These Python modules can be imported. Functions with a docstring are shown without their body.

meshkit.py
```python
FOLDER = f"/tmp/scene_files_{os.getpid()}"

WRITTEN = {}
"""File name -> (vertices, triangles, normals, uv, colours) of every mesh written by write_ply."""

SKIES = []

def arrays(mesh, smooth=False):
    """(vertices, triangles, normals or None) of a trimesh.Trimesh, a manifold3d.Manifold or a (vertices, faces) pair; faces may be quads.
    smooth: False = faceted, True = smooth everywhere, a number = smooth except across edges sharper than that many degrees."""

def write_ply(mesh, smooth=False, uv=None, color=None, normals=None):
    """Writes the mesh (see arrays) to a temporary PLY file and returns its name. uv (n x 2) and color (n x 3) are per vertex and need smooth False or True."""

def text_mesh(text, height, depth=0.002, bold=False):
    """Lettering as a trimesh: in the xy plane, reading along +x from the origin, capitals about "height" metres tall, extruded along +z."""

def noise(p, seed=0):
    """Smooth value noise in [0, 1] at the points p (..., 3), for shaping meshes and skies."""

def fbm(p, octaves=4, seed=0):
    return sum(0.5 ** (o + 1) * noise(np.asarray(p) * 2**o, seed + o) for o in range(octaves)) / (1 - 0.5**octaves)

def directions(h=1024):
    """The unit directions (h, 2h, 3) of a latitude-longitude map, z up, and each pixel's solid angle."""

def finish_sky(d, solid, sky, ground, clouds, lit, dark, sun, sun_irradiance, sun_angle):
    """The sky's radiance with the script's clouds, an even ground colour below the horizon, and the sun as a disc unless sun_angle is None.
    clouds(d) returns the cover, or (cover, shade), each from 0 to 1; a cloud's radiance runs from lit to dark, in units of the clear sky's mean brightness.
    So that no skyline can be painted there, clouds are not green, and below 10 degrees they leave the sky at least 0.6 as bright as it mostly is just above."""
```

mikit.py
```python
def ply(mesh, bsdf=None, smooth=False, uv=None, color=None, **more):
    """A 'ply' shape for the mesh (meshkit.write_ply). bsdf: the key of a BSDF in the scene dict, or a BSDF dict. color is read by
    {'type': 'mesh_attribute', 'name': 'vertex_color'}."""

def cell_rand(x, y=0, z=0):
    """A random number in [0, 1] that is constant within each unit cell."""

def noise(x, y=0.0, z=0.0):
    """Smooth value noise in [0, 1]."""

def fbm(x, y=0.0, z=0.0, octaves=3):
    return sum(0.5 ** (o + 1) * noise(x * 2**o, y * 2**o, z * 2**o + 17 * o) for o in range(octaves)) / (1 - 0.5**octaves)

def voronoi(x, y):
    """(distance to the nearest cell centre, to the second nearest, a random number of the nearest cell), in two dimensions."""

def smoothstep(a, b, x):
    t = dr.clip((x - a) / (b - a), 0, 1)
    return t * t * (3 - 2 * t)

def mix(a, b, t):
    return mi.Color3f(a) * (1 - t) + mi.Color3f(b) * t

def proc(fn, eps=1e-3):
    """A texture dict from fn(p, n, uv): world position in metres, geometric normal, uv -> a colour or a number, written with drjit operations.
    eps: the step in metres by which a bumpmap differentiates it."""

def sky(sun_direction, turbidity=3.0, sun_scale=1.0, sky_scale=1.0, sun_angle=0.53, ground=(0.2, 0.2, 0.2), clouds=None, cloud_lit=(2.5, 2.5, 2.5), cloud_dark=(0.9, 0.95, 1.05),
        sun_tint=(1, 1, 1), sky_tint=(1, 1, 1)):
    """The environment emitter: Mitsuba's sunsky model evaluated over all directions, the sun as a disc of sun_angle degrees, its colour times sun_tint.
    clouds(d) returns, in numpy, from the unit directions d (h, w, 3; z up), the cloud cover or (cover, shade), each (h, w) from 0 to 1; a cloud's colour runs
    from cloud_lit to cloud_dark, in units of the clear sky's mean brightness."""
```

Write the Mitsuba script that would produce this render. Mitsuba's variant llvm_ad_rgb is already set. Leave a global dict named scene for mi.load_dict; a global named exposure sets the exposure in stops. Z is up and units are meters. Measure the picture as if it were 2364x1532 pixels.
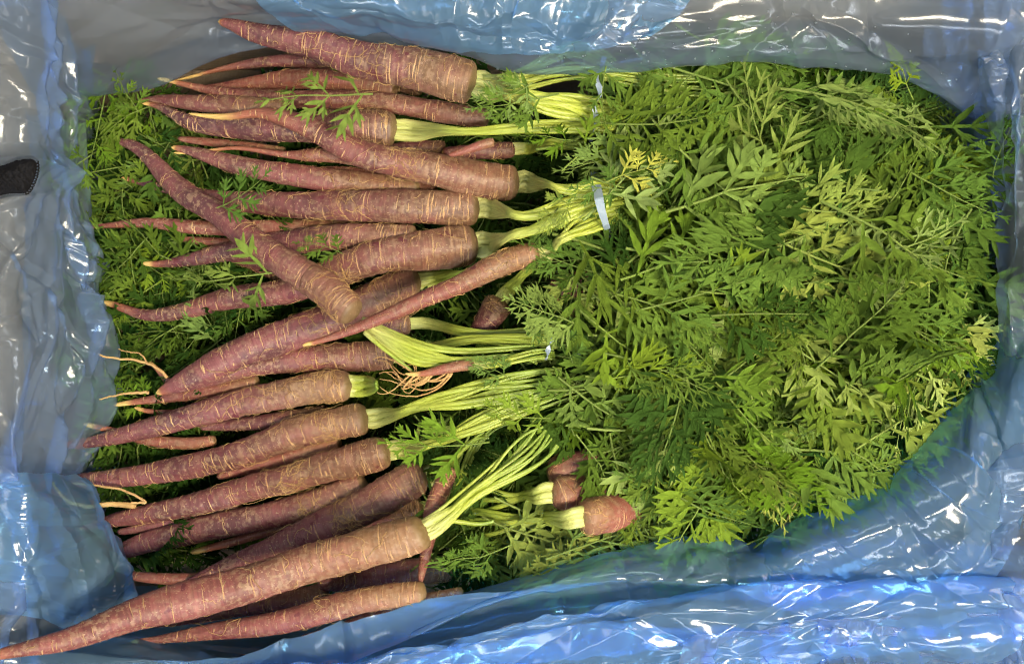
import math, numpy as np, trimesh, mitsuba as mi, drjit as dr, mikit, meshkit
from mikit import proc, noise, fbm, smoothstep, mix
from scipy.interpolate import PchipInterpolator, CubicSpline, LinearNDInterpolator
from scipy.optimize import linprog
from shapely.geometry import Polygon, Point
from shapely import prepared

T = mi.ScalarTransform4f
scene, labels = {'type': 'scene'}, {}
rng = np.random.default_rng(7)

# ------------------------------------------------------------------ camera, light, exposure
EYE = 0.70                                   # camera height over the plane z = 0 (about the top of the pile)
WIDE = 0.66                                  # metres seen across at z = 0
scene['camera'] = {'type': 'perspective', 'fov': 2 * math.degrees(math.atan(WIDE / 2 / EYE)), 'fov_axis': 'x', 'near_clip': 0.02, 'far_clip': 50.0,
                   'to_world': T().look_at(origin=[0, 0, EYE], target=[0, 0, 0], up=[0, 1, 0])}
exposure = 0.08


def lamp(key, x, y, z, w, d, rgb, label, tilt=0.0, turn=0.0):
    """A hanging lamp: a metal housing and the glowing diffuser under it."""
    m = T().translate([x, y, z]).rotate([0, 0, 1], turn).rotate([1, 0, 0], tilt)
    box = trimesh.creation.box((w + 0.06, d + 0.06, 0.07)); box.apply_translation([0, 0, 0.04])
    scene[key + '__housing'] = {**mikit.ply(box, 'lamp_metal'), 'to_world': m}
    q = np.array([[-w / 2, -d / 2, 0], [w / 2, -d / 2, 0], [w / 2, d / 2, 0], [-w / 2, d / 2, 0.]])
    scene[key + '__diffuser'] = {**mikit.ply((q, np.array([[0, 2, 1], [0, 3, 2]])), 'lamp_metal'), 'to_world': m, 'emitter': {'type': 'area', 'radiance': {'type': 'rgb', 'value': list(rgb)}}}
    labels[key] = {'label': label, 'category': 'lamp'}


scene['lamp_metal'] = {'type': 'diffuse', 'reflectance': {'type': 'rgb', 'value': [0.6, 0.6, 0.6]}}
lamp('ceiling_lamp', 0.85, -0.35, 1.9, 1.0, 0.34, (73, 64, 48), 'long warm white lamp hanging above the box, out of the picture', turn=8)
lamp('ceiling_lamp_001', -0.2, 1.35, 2.0, 1.7, 0.28, (7, 8, 9), 'long cool white lamp hanging beyond the back rim, out of the picture')
lamp('ceiling_lamp_002', -1.35, -0.3, 1.8, 0.3, 1.2, (6, 6, 6), 'neutral white lamp hanging to the left, out of the picture')
lamp('ceiling_lamp_003', 1.75, 0.5, 1.6, 0.3, 1.4, (10, 8.5, 6.7), 'warm white lamp hanging to the right, out of the picture')
lamp('ceiling_lamp_004', 0.25, -1.7, 1.8, 2.0, 0.42, (15, 16, 17.5), 'cool white lamp hanging on the near side, out of the picture')
scene['room_light'] = {'type': 'constant', 'radiance': {'type': 'rgb', 'value': [0.03, 0.03, 0.032]}}

# ------------------------------------------------------------------ plan coordinates
S = WIDE / 2364


def P(px, py, z=0.0):
    """Plan units (2364 across the picture) at height z, to metres."""
    px, py, z = np.broadcast_arrays(np.asarray(px, float), np.asarray(py, float), np.asarray(z, float))
    k = (EYE - z) / EYE * S
    return np.stack([(px - 1182) * k, (766 - py) * k, z], -1)


# ------------------------------------------------------------------ materials
def skin(p, n, uv):
    tone_i = dr.floor(uv.x); f = uv.x - tone_i; tone = tone_i / 16.0
    yi = dr.floor(uv.y); th = uv.y - yi
    L = f * 260.0
    stretch = noise(L * 1.1, th * 9.0, tone_i)                    # fine rings round the root
    big = fbm(p.x * 55, p.y * 55, p.z * 55, 3)
    grain = fbm(p.x * 420, p.y * 420, p.z * 420, 3)
    speck = noise(p.x * 1100, p.y * 1100, p.z * 1100)
    c = mix([0.182, 0.060, 0.062], [0.088, 0.034, 0.038], smoothstep(0.30, 0.72, big))
    c = mix(c, [0.265, 0.085, 0.055], dr.clip(tone * 1.3 - 0.25, 0, 1) * 0.75)          # some roots redder
    c = mix(c, [0.300, 0.185, 0.078], smoothstep(0.50, 0.98, f + 0.34 * (big - 0.5) + 0.25 * (grain - 0.5)) * (0.22 + 0.36 * mikit.cell_rand(tone_i, yi, 5)))   # soil dried on the shoulder
    c = mix(c, [0.315, 0.200, 0.125], smoothstep(0.44, 0.70, grain) * (0.24 + 0.34 * smoothstep(0.35, 0.7, big)))
    c = c * (0.72 + 0.40 * stretch + 0.20 * mikit.cell_rand(tone_i, yi, 8))
    c = mix(c, [0.44, 0.29, 0.17], smoothstep(0.76, 0.90, speck) * 0.55)
    bare = smoothstep(0.72, 0.76, fbm(p.x * 120 + 7, p.y * 120, p.z * 80 + 3, 3)) * smoothstep(0.35, 0.6, grain)
    c = mix(c, [0.115, 0.016, 0.030], bare * 0.8)                                      # scraped skin
    c = mix(c, [0.17, 0.125, 0.05], smoothstep(0.970, 0.985, f) * 0.6)                  # brown collar round the crown
    tip = 1 - smoothstep(0.6, 1.25, f * 100 / dr.maximum(yi, 0.01))
    red = 1 - smoothstep(0.5, 3.2, f * 100 / dr.maximum(yi, 0.01))
    c = mix(c, [0.38, 0.13, 0.06], red * 0.7)
    return mix(c, [0.66, 0.44, 0.14], tip)


scene['root_skin'] = {'type': 'bumpmap', 'scale': 0.00045, 'height': proc(lambda p, n, uv: 0.6 * fbm(p.x * 420, p.y * 420, p.z * 420, 2) + 0.5 * noise((uv.x - dr.floor(uv.x)) * 286.0, (uv.y - dr.floor(uv.y)) * 9.0, dr.floor(uv.x)), eps=3e-4),
                      'bsdf': {'type': 'principled', 'base_color': proc(skin), 'roughness': 0.5, 'specular': 0.5}}
scene['lenticel_skin'] = {'type': 'principled', 'base_color': proc(lambda p, n, uv: mix([0.60, 0.41, 0.20], [0.40, 0.22, 0.11], noise(p.x * 300, p.y * 300, p.z * 300))), 'roughness': 0.7, 'specular': 0.3}
scene['fine_root_skin'] = {'type': 'principled', 'base_color': proc(lambda p, n, uv: mix([0.62, 0.42, 0.17], [0.34, 0.18, 0.07], noise(p.x * 90, p.y * 90, p.z * 90))), 'roughness': 0.7, 'specular': 0.3}


def stalk_color(p, n, uv):
    g = noise(uv.x * 40.0, uv.y * 30.0, 3.0)
    tone = dr.floor(uv.y) / 10.0
    along = uv.x
    c = mix([0.56, 0.57, 0.19], [0.41, 0.47, 0.060], smoothstep(0.02, 0.30, along))
    c = mix(c, [0.17, 0.28, 0.04], smoothstep(0.30, 1.0, along) * 0.8)
    c = mix(c, [0.17, 0.26, 0.04], tone * 0.7)
    th = uv.y - dr.floor(uv.y)
    return c * (0.80 + 0.3 * g) * (0.9 + 0.16 * noise(th * 26.0, along * 3.0, tone * 50))


scene['stalk_skin'] = {'type': 'principled', 'base_color': proc(stalk_color), 'roughness': 0.42, 'specular': 0.5}


def cell_tint(x):
    return mikit.cell_rand(dr.floor(x * 997.0), 3, 1)


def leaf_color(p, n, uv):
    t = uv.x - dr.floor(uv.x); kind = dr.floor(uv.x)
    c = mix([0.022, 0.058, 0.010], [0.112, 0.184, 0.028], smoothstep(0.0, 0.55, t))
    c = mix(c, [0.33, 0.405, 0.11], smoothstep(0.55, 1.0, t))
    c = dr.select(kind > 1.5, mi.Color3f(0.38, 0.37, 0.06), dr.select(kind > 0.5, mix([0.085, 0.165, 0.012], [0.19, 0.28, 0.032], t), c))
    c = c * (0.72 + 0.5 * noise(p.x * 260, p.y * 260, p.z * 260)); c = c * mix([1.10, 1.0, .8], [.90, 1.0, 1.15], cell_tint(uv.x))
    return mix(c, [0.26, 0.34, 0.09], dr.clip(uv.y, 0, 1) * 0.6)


scene['leaf_skin'] = {'type': 'principledthin', 'base_color': proc(leaf_color), 'roughness': 0.33, 'eta': 1.45, 'diff_trans': 0.32, 'spec_trans': 0.0}


def film(clear, milky, weight):
    return {'type': 'blendbsdf', 'weight': weight,
            'clear': {'type': 'thindielectric', 'int_ior': 1.2, 'specular_transmittance': {'type': 'rgb', 'value': clear}},
            'milky': {'type': 'principledthin', 'base_color': {'type': 'rgb', 'value': milky}, 'roughness': 0.15, 'eta': 2.2, 'spec_trans': 0.5, 'diff_trans': 0.7}}


scene['film'] = film([0.80, 0.865, 0.935], [0.52, 0.63, 0.79], 0.27)
scene['film_double'] = film([0.64, 0.80, 0.93], [0.35, 0.59, 0.86], 0.45)


def board(p, n, uv):
    g = fbm(p.x * 30, p.y * 30, p.z * 30, 3)
    flute = 0.5 + 0.5 * dr.sin(p.z * 900 + p.x * 40)
    return mix([0.30, 0.225, 0.155], [0.38, 0.29, 0.205], g) * (0.93 + 0.07 * flute) * (0.9 + 0.2 * noise(p.x * 900, p.y * 900, p.z * 900))


scene['cardboard'] = {'type': 'principled', 'base_color': proc(board), 'roughness': 0.85, 'specular': 0.2}
scene['concrete'] = {'type': 'principled', 'base_color': proc(lambda p, n, uv: mix([0.09, 0.085, 0.08], [0.15, 0.14, 0.13], fbm(p.x * 25, p.y * 25, p.z * 25, 4))), 'roughness': 0.8}
scene['tie_foil'] = {'type': 'principled', 'base_color': {'type': 'rgb', 'value': [0.34, 0.42, 0.50]}, 'roughness': 0.35, 'specular': 0.6}
scene['black_knit'] = {'type': 'principled', 'base_color': {'type': 'rgb', 'value': [0.012, 0.012, 0.014]}, 'roughness': 0.9, 'sheen': 0.05, 'specular': 0.1}
scene['water_drop'] = {'type': 'principled', 'base_color': {'type': 'rgb', 'value': [0.55, 0.62, 0.7]}, 'roughness': 0.05, 'spec_trans': 0.7, 'eta': 1.33}


for q_ in ('root_skin', 'lenticel_skin', 'fine_root_skin', 'stalk_skin', 'tie_foil', 'black_knit', 'cardboard', 'concrete'):
    scene[q_] = {'type': 'twosided', 'bsdf': scene[q_]}


# ------------------------------------------------------------------ helpers
def add(key, mesh, bsdf, smooth=False, uv=None):
    """One entry of the scene; a key that is taken gets a three-digit number."""
    k, i = key, 0
    while k in scene:
        i += 1; k = f'{key}_{i:03d}'
    scene[k] = mikit.ply(mesh, bsdf, smooth, uv=uv)
    return k


TAKEN = {}


def thing(name, label, cat, group=None, kind=None):
    i = TAKEN.get(name, -1) + 1; TAKEN[name] = i
    k = name if i == 0 else f'{name}_{i:03d}'
    labels[k] = {'label': label}
    if cat: labels[k]['category'] = cat
    if group: labels[k]['group'] = group
    if kind: labels[k]['kind'] = kind
    return k


def frames(c):
    """Tangent, sideways (level) and upward vectors along a polyline."""
    t = np.gradient(c, axis=0); t /= np.linalg.norm(t, axis=1, keepdims=True) + 1e-12
    a = np.cross(np.array([0, 0, 1.0]), t)
    bad = np.linalg.norm(a, axis=1) < 1e-3
    a[bad] = [1, 0, 0]
    a /= np.linalg.norm(a, axis=1, keepdims=True) + 1e-12
    return t, a, np.cross(t, a)


def skin_grid(nr, nc):
    i, j = np.meshgrid(np.arange(nr - 1), np.arange(nc - 1), indexing='ij')
    q = np.stack([i * nc + j, i * nc + j + 1, (i + 1) * nc + j + 1, (i + 1) * nc + j], -1).reshape(-1, 4)
    return np.vstack([q[:, [0, 1, 2]], q[:, [0, 2, 3]]])


def curve(pts, n):
    """A smooth curve through points (k, d), n samples by length."""
    pts = np.asarray(pts, float)
    if len(pts) == 2: return pts[0] + (pts[1] - pts[0]) * np.linspace(0, 1, n)[:, None]
    d = np.concatenate([[0], np.cumsum(np.linalg.norm(np.diff(pts[:, :2], axis=0), axis=1) + 1e-9)])
    return np.stack([PchipInterpolator(d, pts[:, k])(np.linspace(0, d[-1], n)) if k > 1 else CubicSpline(d, pts[:, k])(np.linspace(0, d[-1], n)) for k in range(pts.shape[1])], 1)


def tube(c, r, sides=6, flat=1.0):
    """Closed tube; returns vertices, faces and (along, around)."""
    t, a, b = frames(c)
    th = np.linspace(-math.pi / 2, 1.5 * math.pi, sides + 1)
    r = np.broadcast_to(r, (len(c),))
    v = c[:, None] + r[:, None, None] * (np.cos(th)[None, :, None] * a[:, None] + flat * np.sin(th)[None, :, None] * b[:, None])
    f = skin_grid(len(c), sides + 1)
    n = len(c) * (sides + 1)
    caps = []
    for row, k in ((0, n), (len(c) - 1, n + 1)):
        for j in range(sides):
            x, y = row * (sides + 1) + j, row * (sides + 1) + j + 1
            caps.append([k, y, x] if row == 0 else [k, x, y])
    uv = np.stack(np.meshgrid(np.linspace(0, 1, len(c)), np.linspace(0, 0.98, sides + 1), indexing='ij'), -1).reshape(-1, 2)
    return np.vstack([v.reshape(-1, 3), c[:1], c[-1:]]), np.vstack([f, caps]), np.vstack([uv, [[0, 0.5], [1, 0.5]]])


def join(parts):
    v, f, u, at = [], [], [], 0
    for p in parts:
        v.append(p[0]); f.append(p[1] + at); at += len(p[0])
        if len(p) > 2: u.append(p[2])
    return np.vstack(v), np.vstack(f), (np.vstack(u) if u else None)


# ------------------------------------------------------------------ the setting: ground under the box, and the box
def slab(x0, y0, z0, x1, y1, z1):
    m = trimesh.creation.box((x1 - x0, y1 - y0, z1 - z0)); m.apply_translation([(x0 + x1) / 2, (y0 + y1) / 2, (z0 + z1) / 2]); return m


k = thing('floor', 'dark concrete floor under the box', None, kind='structure')
add(k, slab(-3, -3, -0.25, 3, 3, -0.20), 'concrete')
RIM = 0.050
BX0, BX1 = P(-74, 0, RIM)[0], P(2412, 0, RIM)[0]
BY0, BY1 = P(0, 1610, RIM)[1], P(0, -64, RIM)[1]
carton = thing('cardboard_box', 'brown cardboard box lined with a blue plastic bag and filled with carrots', 'box')
w = 0.006
for q in ((BX0 - w, BY0 - w, BX0, BY1 + w), (BX1, BY0 - w, BX1 + w, BY1 + w), (BX0 + .0005, BY0 - w, BX1 - .0005, BY0), (BX0 + .0005, BY1, BX1 - .0005, BY1 + w)):
    add(carton + '__side_wall', slab(q[0], q[1], -0.195, q[2], q[3], RIM), 'cardboard')
add(carton + '__bottom', slab(BX0 + .001, BY0 + .001, -0.198, BX1 - .001, BY1 - .001, -0.190), 'cardboard')
fl = slab(0, BY0, -0.003, 0.12, BY1, 0.001)
fl.apply_transform(trimesh.transformations.rotation_matrix(math.radians(35), [0, 1, 0])); fl.apply_translation([BX1 + w + .004, 0, RIM - 0.004])
add(carton + '__flap', fl, 'cardboard')
fl = slab(-0.12, BY0, -0.003, 0, BY1, 0.001)
fl.apply_transform(trimesh.transformations.rotation_matrix(math.radians(-40), [0, 1, 0])); fl.apply_translation([BX0 - w - .004, 0, RIM - 0.004])
add(carton + '__flap', fl, 'cardboard')

# ------------------------------------------------------------------ the blue plastic bag
class Crumple:
    """Height of a crumpled sheet: flat facets between random points, in octaves, drawn out along the first axis."""
    def __init__(self, seed, lu, lv, size=0.05, aspect=2.5, octaves=3, gain=0.42, crease=1.0):
        r = np.random.default_rng(seed); self.fs = []
        for o in range(octaves):
            s = size * 0.45 ** o
            n = int(min(4000, max(12, (lu + 4 * s) * (lv + 4 * s) / (s * s * aspect))))
            p = np.stack([r.uniform(-2 * s * aspect, lu + 2 * s * aspect, n) / aspect, r.uniform(-2 * s, lv + 2 * s, n)], 1)
            self.fs.append((LinearNDInterpolator(p, r.uniform(-1, 1, n) * s * 1.1 * (0.36 ** o), fill_value=0.0), aspect))

        self.creases = []
        for _ in range(int(lu * lv / .0011)):
            a = r.normal(0, .30) if r.uniform() < .72 else r.uniform(0, math.pi)
            l, w = (r.uniform(.05, .26), r.uniform(.004, .012)) if r.uniform() < .68 else (r.uniform(.01, .05), r.uniform(.0016, .004))
            self.creases.append((r.uniform(0, lu), r.uniform(0, lv), math.cos(a), math.sin(a), l, w, crease * r.choice([-1, 1], p=[.35, .65]) * r.uniform(.3, 1.0)))

    def __call__(self, u, v):
        h = sum(f(u / a, v) for f, a in self.fs)
        uu, vv = u[0], v[:, 0]
        for x, y, c, s, l, w, k in self.creases:                     # long sharp creases
            eu, ev = abs(c) * l + abs(s) * (w + .004), abs(s) * l + abs(c) * (w + .004)
            a, b = np.searchsorted(uu, [x - eu, x + eu]); e, f = np.searchsorted(vv, [y - ev, y + ev])
            if a == b or e == f: continue
            du, dv = u[e:f, a:b] - x, v[e:f, a:b] - y
            p = du * c + dv * s; q = dv * c - du * s + .03 * l * np.sin(p / l * 1.3 + x * 90)
            h[e:f, a:b] += k * w * np.clip(1 - np.abs(p) / l, 0, 1) ** .7 * np.clip(1 - np.abs(q) / w, 0, 1) ** 1.2 * 2.1
        return h


bag = thing('plastic_bag', 'crumpled translucent blue plastic bag lining the box and hanging over its rim', 'plastic bag')


def sheet(rows, nu, nv, amp=0.12, film='film', crease=1.0, wob=1.0, size=0.05, aspect=2.5, seed=1, octaves=3, label=None, name='panel', calm=None):
    """A sheet of film lofted through rows of (x, y, z) plan points, then crumpled along its normals."""
    nu, nv = int(nu * 1.2), int(nv * 1.5)
    R = [curve(np.asarray(r, float), nu) for r in rows]
    x_ = np.linspace(0, 1, nu)
    wobs = [np.stack([(meshkit.fbm(np.stack([x_ * 14 + seed * 5.3, x_ * 0 + j * 7.7, x_ * 0 + a * 31], 1), 3, seed) - .5) * q * wob for a, q in enumerate((16, 26, .012))], 1) for j, r in enumerate(R)]
    R = [r + w_ for r, w_ in zip(R, wobs)]
    R = np.stack([P(r[:, 0], r[:, 1], r[:, 2]) for r in R])                       # (rows, nu, 3)
    d = np.concatenate([[0], np.cumsum(np.linalg.norm(np.diff(R, axis=0), axis=2).mean(1))])
    G = PchipInterpolator(d, R, axis=0)(np.linspace(0, d[-1], nv))               # (nv, nu, 3)
    du, dv = np.gradient(G, axis=1), np.gradient(G, axis=0)
    n = np.cross(du, dv); n /= np.linalg.norm(n, axis=2, keepdims=True) + 1e-12
    lu = np.linalg.norm(np.diff(G[nv // 2], axis=0), axis=1).sum()
    U, V = np.meshgrid(np.linspace(0, lu, nu), np.linspace(0, d[-1], nv))
    h = Crumple(seed, lu, d[-1], size, aspect, octaves, crease=crease)(U, V)
    amp = amp * 1.4
    c = 1.0 if calm is None else calm(np.linspace(0, 1, nu)[None, :], np.linspace(0, 1, nv)[:, None])
    e_ = np.minimum(np.linspace(0, 1, nv), np.linspace(1, 0, nv))[:, None] if name in ('fold', 'flap') else 1.0
    G = G + n * (h * amp * c * np.clip(e_ / .12, 0.1, 1))[..., None]
    key = add(f'{bag}__{name}', (G.reshape(-1, 3), skin_grid(nv, nu)), film, smooth=True)
    if label: labels[key] = {'label': label}
    return G


def off(row, dx=0, dy=0, dz=0):
    return [(x + dx, y + dy, z + dz) for x, y, z in row]


top_edge = [(60, 330, -.055), (200, 225, -.055), (330, 215, -.05), (450, 160, -.035), (560, 115, -.012), (700, 90, -.012), (900, 98, -.006), (1040, 112, .004), (1150, 136, .018), (1400, 141, .026), (1650, 138, .027), (1900, 146, .026), (2050, 176, .022), (2150, 215, .016), (2260, 270, .0), (2400, 300, 0)]
top = sheet([[(-60, -130, .0), (1200, -130, .0), (2440, -130, .0)], [(-60, -38, .056), (1200, -38, .056), (2440, -38, .056)],
             [(-20, 20, .048), (400, 30, .03), (700, 20, .034), (1200, 34, .05), (1900, 36, .05), (2420, 40, .05)],
             [(0, 120, .0), (300, 110, -.005), (560, 56, .002), (900, 58, .008), (1050, 66, .022), (1220, 90, .040), (1600, 84, .044), (1900, 92, .042), (2150, 130, .03), (2410, 150, .03)],
             top_edge, off(top_edge, 0, -22, -.012), off(top_edge, 0, -70, -.10)], 620, 150, amp=.16, size=.075, aspect=3.2, seed=3, calm=lambda u, v: .3 + .7 * np.clip((.62 - v) / .25, 0, 1), label='film hanging in over the back rim')
sheet([[(-150, -40, -.02), (-150, 760, -.02), (-150, 1580, -.02)], [(-30, -60, .054), (-24, 760, .056), (-30, 1580, .054)],
       [(35, -60, .05), (38, 400, .052), (34, 760, .05), (48, 1100, .05), (30, 1580, .045)],
       [(95, -30, .01), (92, 400, .005), (100, 760, .0), (90, 1100, .0), (60, 1580, .02)],
       [(175, 90, -.034), (168, 230, -.034), (140, 400, -.034), (148, 560, -.034), (152, 690, -.034), (172, 850, -.032), (156, 940, -.034), (120, 1010, -.034), (104, 1100, -.032), (100, 1250, -.03), (100, 1580, -.03)],
       [(248, y_, -.12) for y_ in (90, 400, 760, 1100, 1580)]],
      560, 130, amp=.22, size=.055, aspect=2.2, seed=11, crease=1.9, label='film over the left wall of the box')
sheet([[(560, -32, .060), (1100, -36, .062), (1620, -32, .060)], [(610, 28, .046), (1100, 52, .058), (1560, 44, .060)], [(700, 76, .012), (900, 88, .014), (1130, 126, .040), (1340, 120, .046), (1500, 84, .056)]],
      300, 60, amp=.2, size=.05, aspect=3, seed=9, name='fold', film='film_double', label='bluish fold lying on the back film')
# a fold of the same film lying double along the left wall
sheet([[(60, 250, .03), (70, 500, .03), (50, 760, .03), (60, 960, .03), (20, 1150, .035)], [(125, 270, -.01), (105, 500, -.005), (100, 690, -.01), (90, 850, -.0), (60, 1120, .0)],
       [(158, 280, -.038), (138, 410, -.04), (146, 560, -.04), (153, 690, -.036), (176, 860, -.032), (126, 1000, -.036), (104, 1110, -.03)],
       [(216, y_, -.09) for y_ in (280, 500, 760, 960, 1120)]], 360, 80, amp=.2, size=.05, aspect=1.8, seed=21, name='fold', label='deeper blue fold lying double on the left wall')
# loose flap at the near left corner
sheet([[(-30, 1090, .052), (-30, 1250, .055), (-30, 1360, .052), (-20, 1420, .045)], [(45, 1095, .046), (60, 1250, .048), (60, 1360, .044), (60, 1420, .036)],
       [(100, 1100, .01), (150, 1230, .012), (165, 1340, .012), (140, 1430, .006)], [(140, 1105, -.02), (225, 1225, -.012), (255, 1335, -.008), (220, 1440, -.012)],
       [(165, 1115, -.034), (250, 1230, -.026), (292, 1320, -.022), (300, 1400, -.026)], [(170, 1120, -.08), (244, 1235, -.08), (286, 1325, -.08), (290, 1395, -.08)]],
      260, 170, amp=.16, size=.05, aspect=1.2, octaves=2, crease=1.2, wob=.15, seed=34, name='flap', film='film_double', label='loose blue flap at the near left corner')
# right wall
right_edge = [(2185, 60, -.0), (2200, 230, -.01), (2240, 320, -.015), (2285, 440, -.012), (2300, 600, -.008), (2312, 740, -.008), (2295, 900, -.01), (2290, 1100, -.01), (2290, 1580, -.01)]
sheet([[(2150, y_, -.12) for y_ in (60, 400, 760, 1100, 1580)], right_edge, [(2255, -60, .01), (2262, 300, .01), (2318, 600, .0), (2322, 900, .0), (2310, 1580, .01)],
       [(2322, -60, .05), (2326, 760, .05), (2322, 1580, .05)], [(2380, -60, .056), (2378, 760, .056), (2380, 1580, .056)], [(2480, -60, -.02), (2480, 760, -.02), (2480, 1580, -.02)]],
      560, 120, amp=.26, size=.05, aspect=2.8, seed=41, label='crinkled film over the right wall of the box')
sheet([[(2176, -40, .02), (2180, 120, .0), (2205, 240, -.02), (2235, 360, -.03)], [(2215, -40, .035), (2212, 120, .016), (2240, 240, -.005), (2260, 360, -.015)], [(2250, -40, .05), (2235, 120, .03), (2270, 240, .0), (2282, 360, -.01)]],
      200, 60, amp=.25, size=.03, aspect=3, seed=44, name='fold', label='blue fold standing at the back right corner')
sheet([[(2290, -40, .05), (2262, 160, .035), (2245, 300, .01), (2282, 470, .0)], [(2330, -40, .06), (2292, 160, .05), (2285, 300, .03), (2305, 470, .015)], [(2370, -40, .06), (2330, 160, .056), (2318, 300, .045), (2322, 470, .035)]],
      200, 60, amp=.3, size=.035, aspect=3, seed=45, name='fold', label='pale blue fold along the right wall')
# near side
near_edge = [(-80, 1500, .0), (120, 1512, .005), (300, 1490, .008), (500, 1512, .006), (700, 1496, .006), (830, 1460, .008), (1000, 1394, .012), (1200, 1346, .014), (1400, 1313, .014), (1600, 1290, .014), (1660, 1286, .014), (1740, 1306, .012), (1900, 1300, .0), (2100, 1290, -.01), (2440, 1290, -.01)]
sheet([[(x_, 1352, -.12) for x_ in (-80, 400, 1000, 1600, 2440)], off(near_edge, 0, 6, -.02), near_edge,
       [(-80, 1530, .03), (300, 1525, .03), (600, 1515, .03), (800, 1475, .032), (1000, 1412, .034), (1200, 1372, .036), (1500, 1335, .036), (1750, 1345, .034), (2100, 1330, .03), (2440, 1330, .03)],
       [(-80, 1560, .03), (400, 1560, .03), (800, 1520, .026), (1200, 1420, .026), (1500, 1390, .026), (1800, 1380, .03), (2440, 1360, .04)],
       [(-80, 1600, .05), (400, 1590, .052), (800, 1560, .055), (1200, 1490, .056), (1800, 1450, .057), (2440, 1440, .057)],
       [(-80, 1680, .03), (400, 1670, .03), (1200, 1590, .036), (1800, 1550, .036), (2440, 1540, .036)], [(-80, 1780, -.05), (1200, 1780, -.05), (2440, 1780, -.05)]],
      640, 170, amp=.20, size=.06, aspect=2.6, seed=52, film='film_double', calm=lambda u, v: .3 + .7 * np.clip((v - .12) / .2, 0, 1), label='film lying over the near rim')
corner = [(1690, 1330, .008), (1800, 1268, .02), (1950, 1208, .02), (2100, 1130, .018), (2180, 1040, .016), (2235, 950, .01), (2285, 860, .0), (2330, 740, -.01)]
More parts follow.
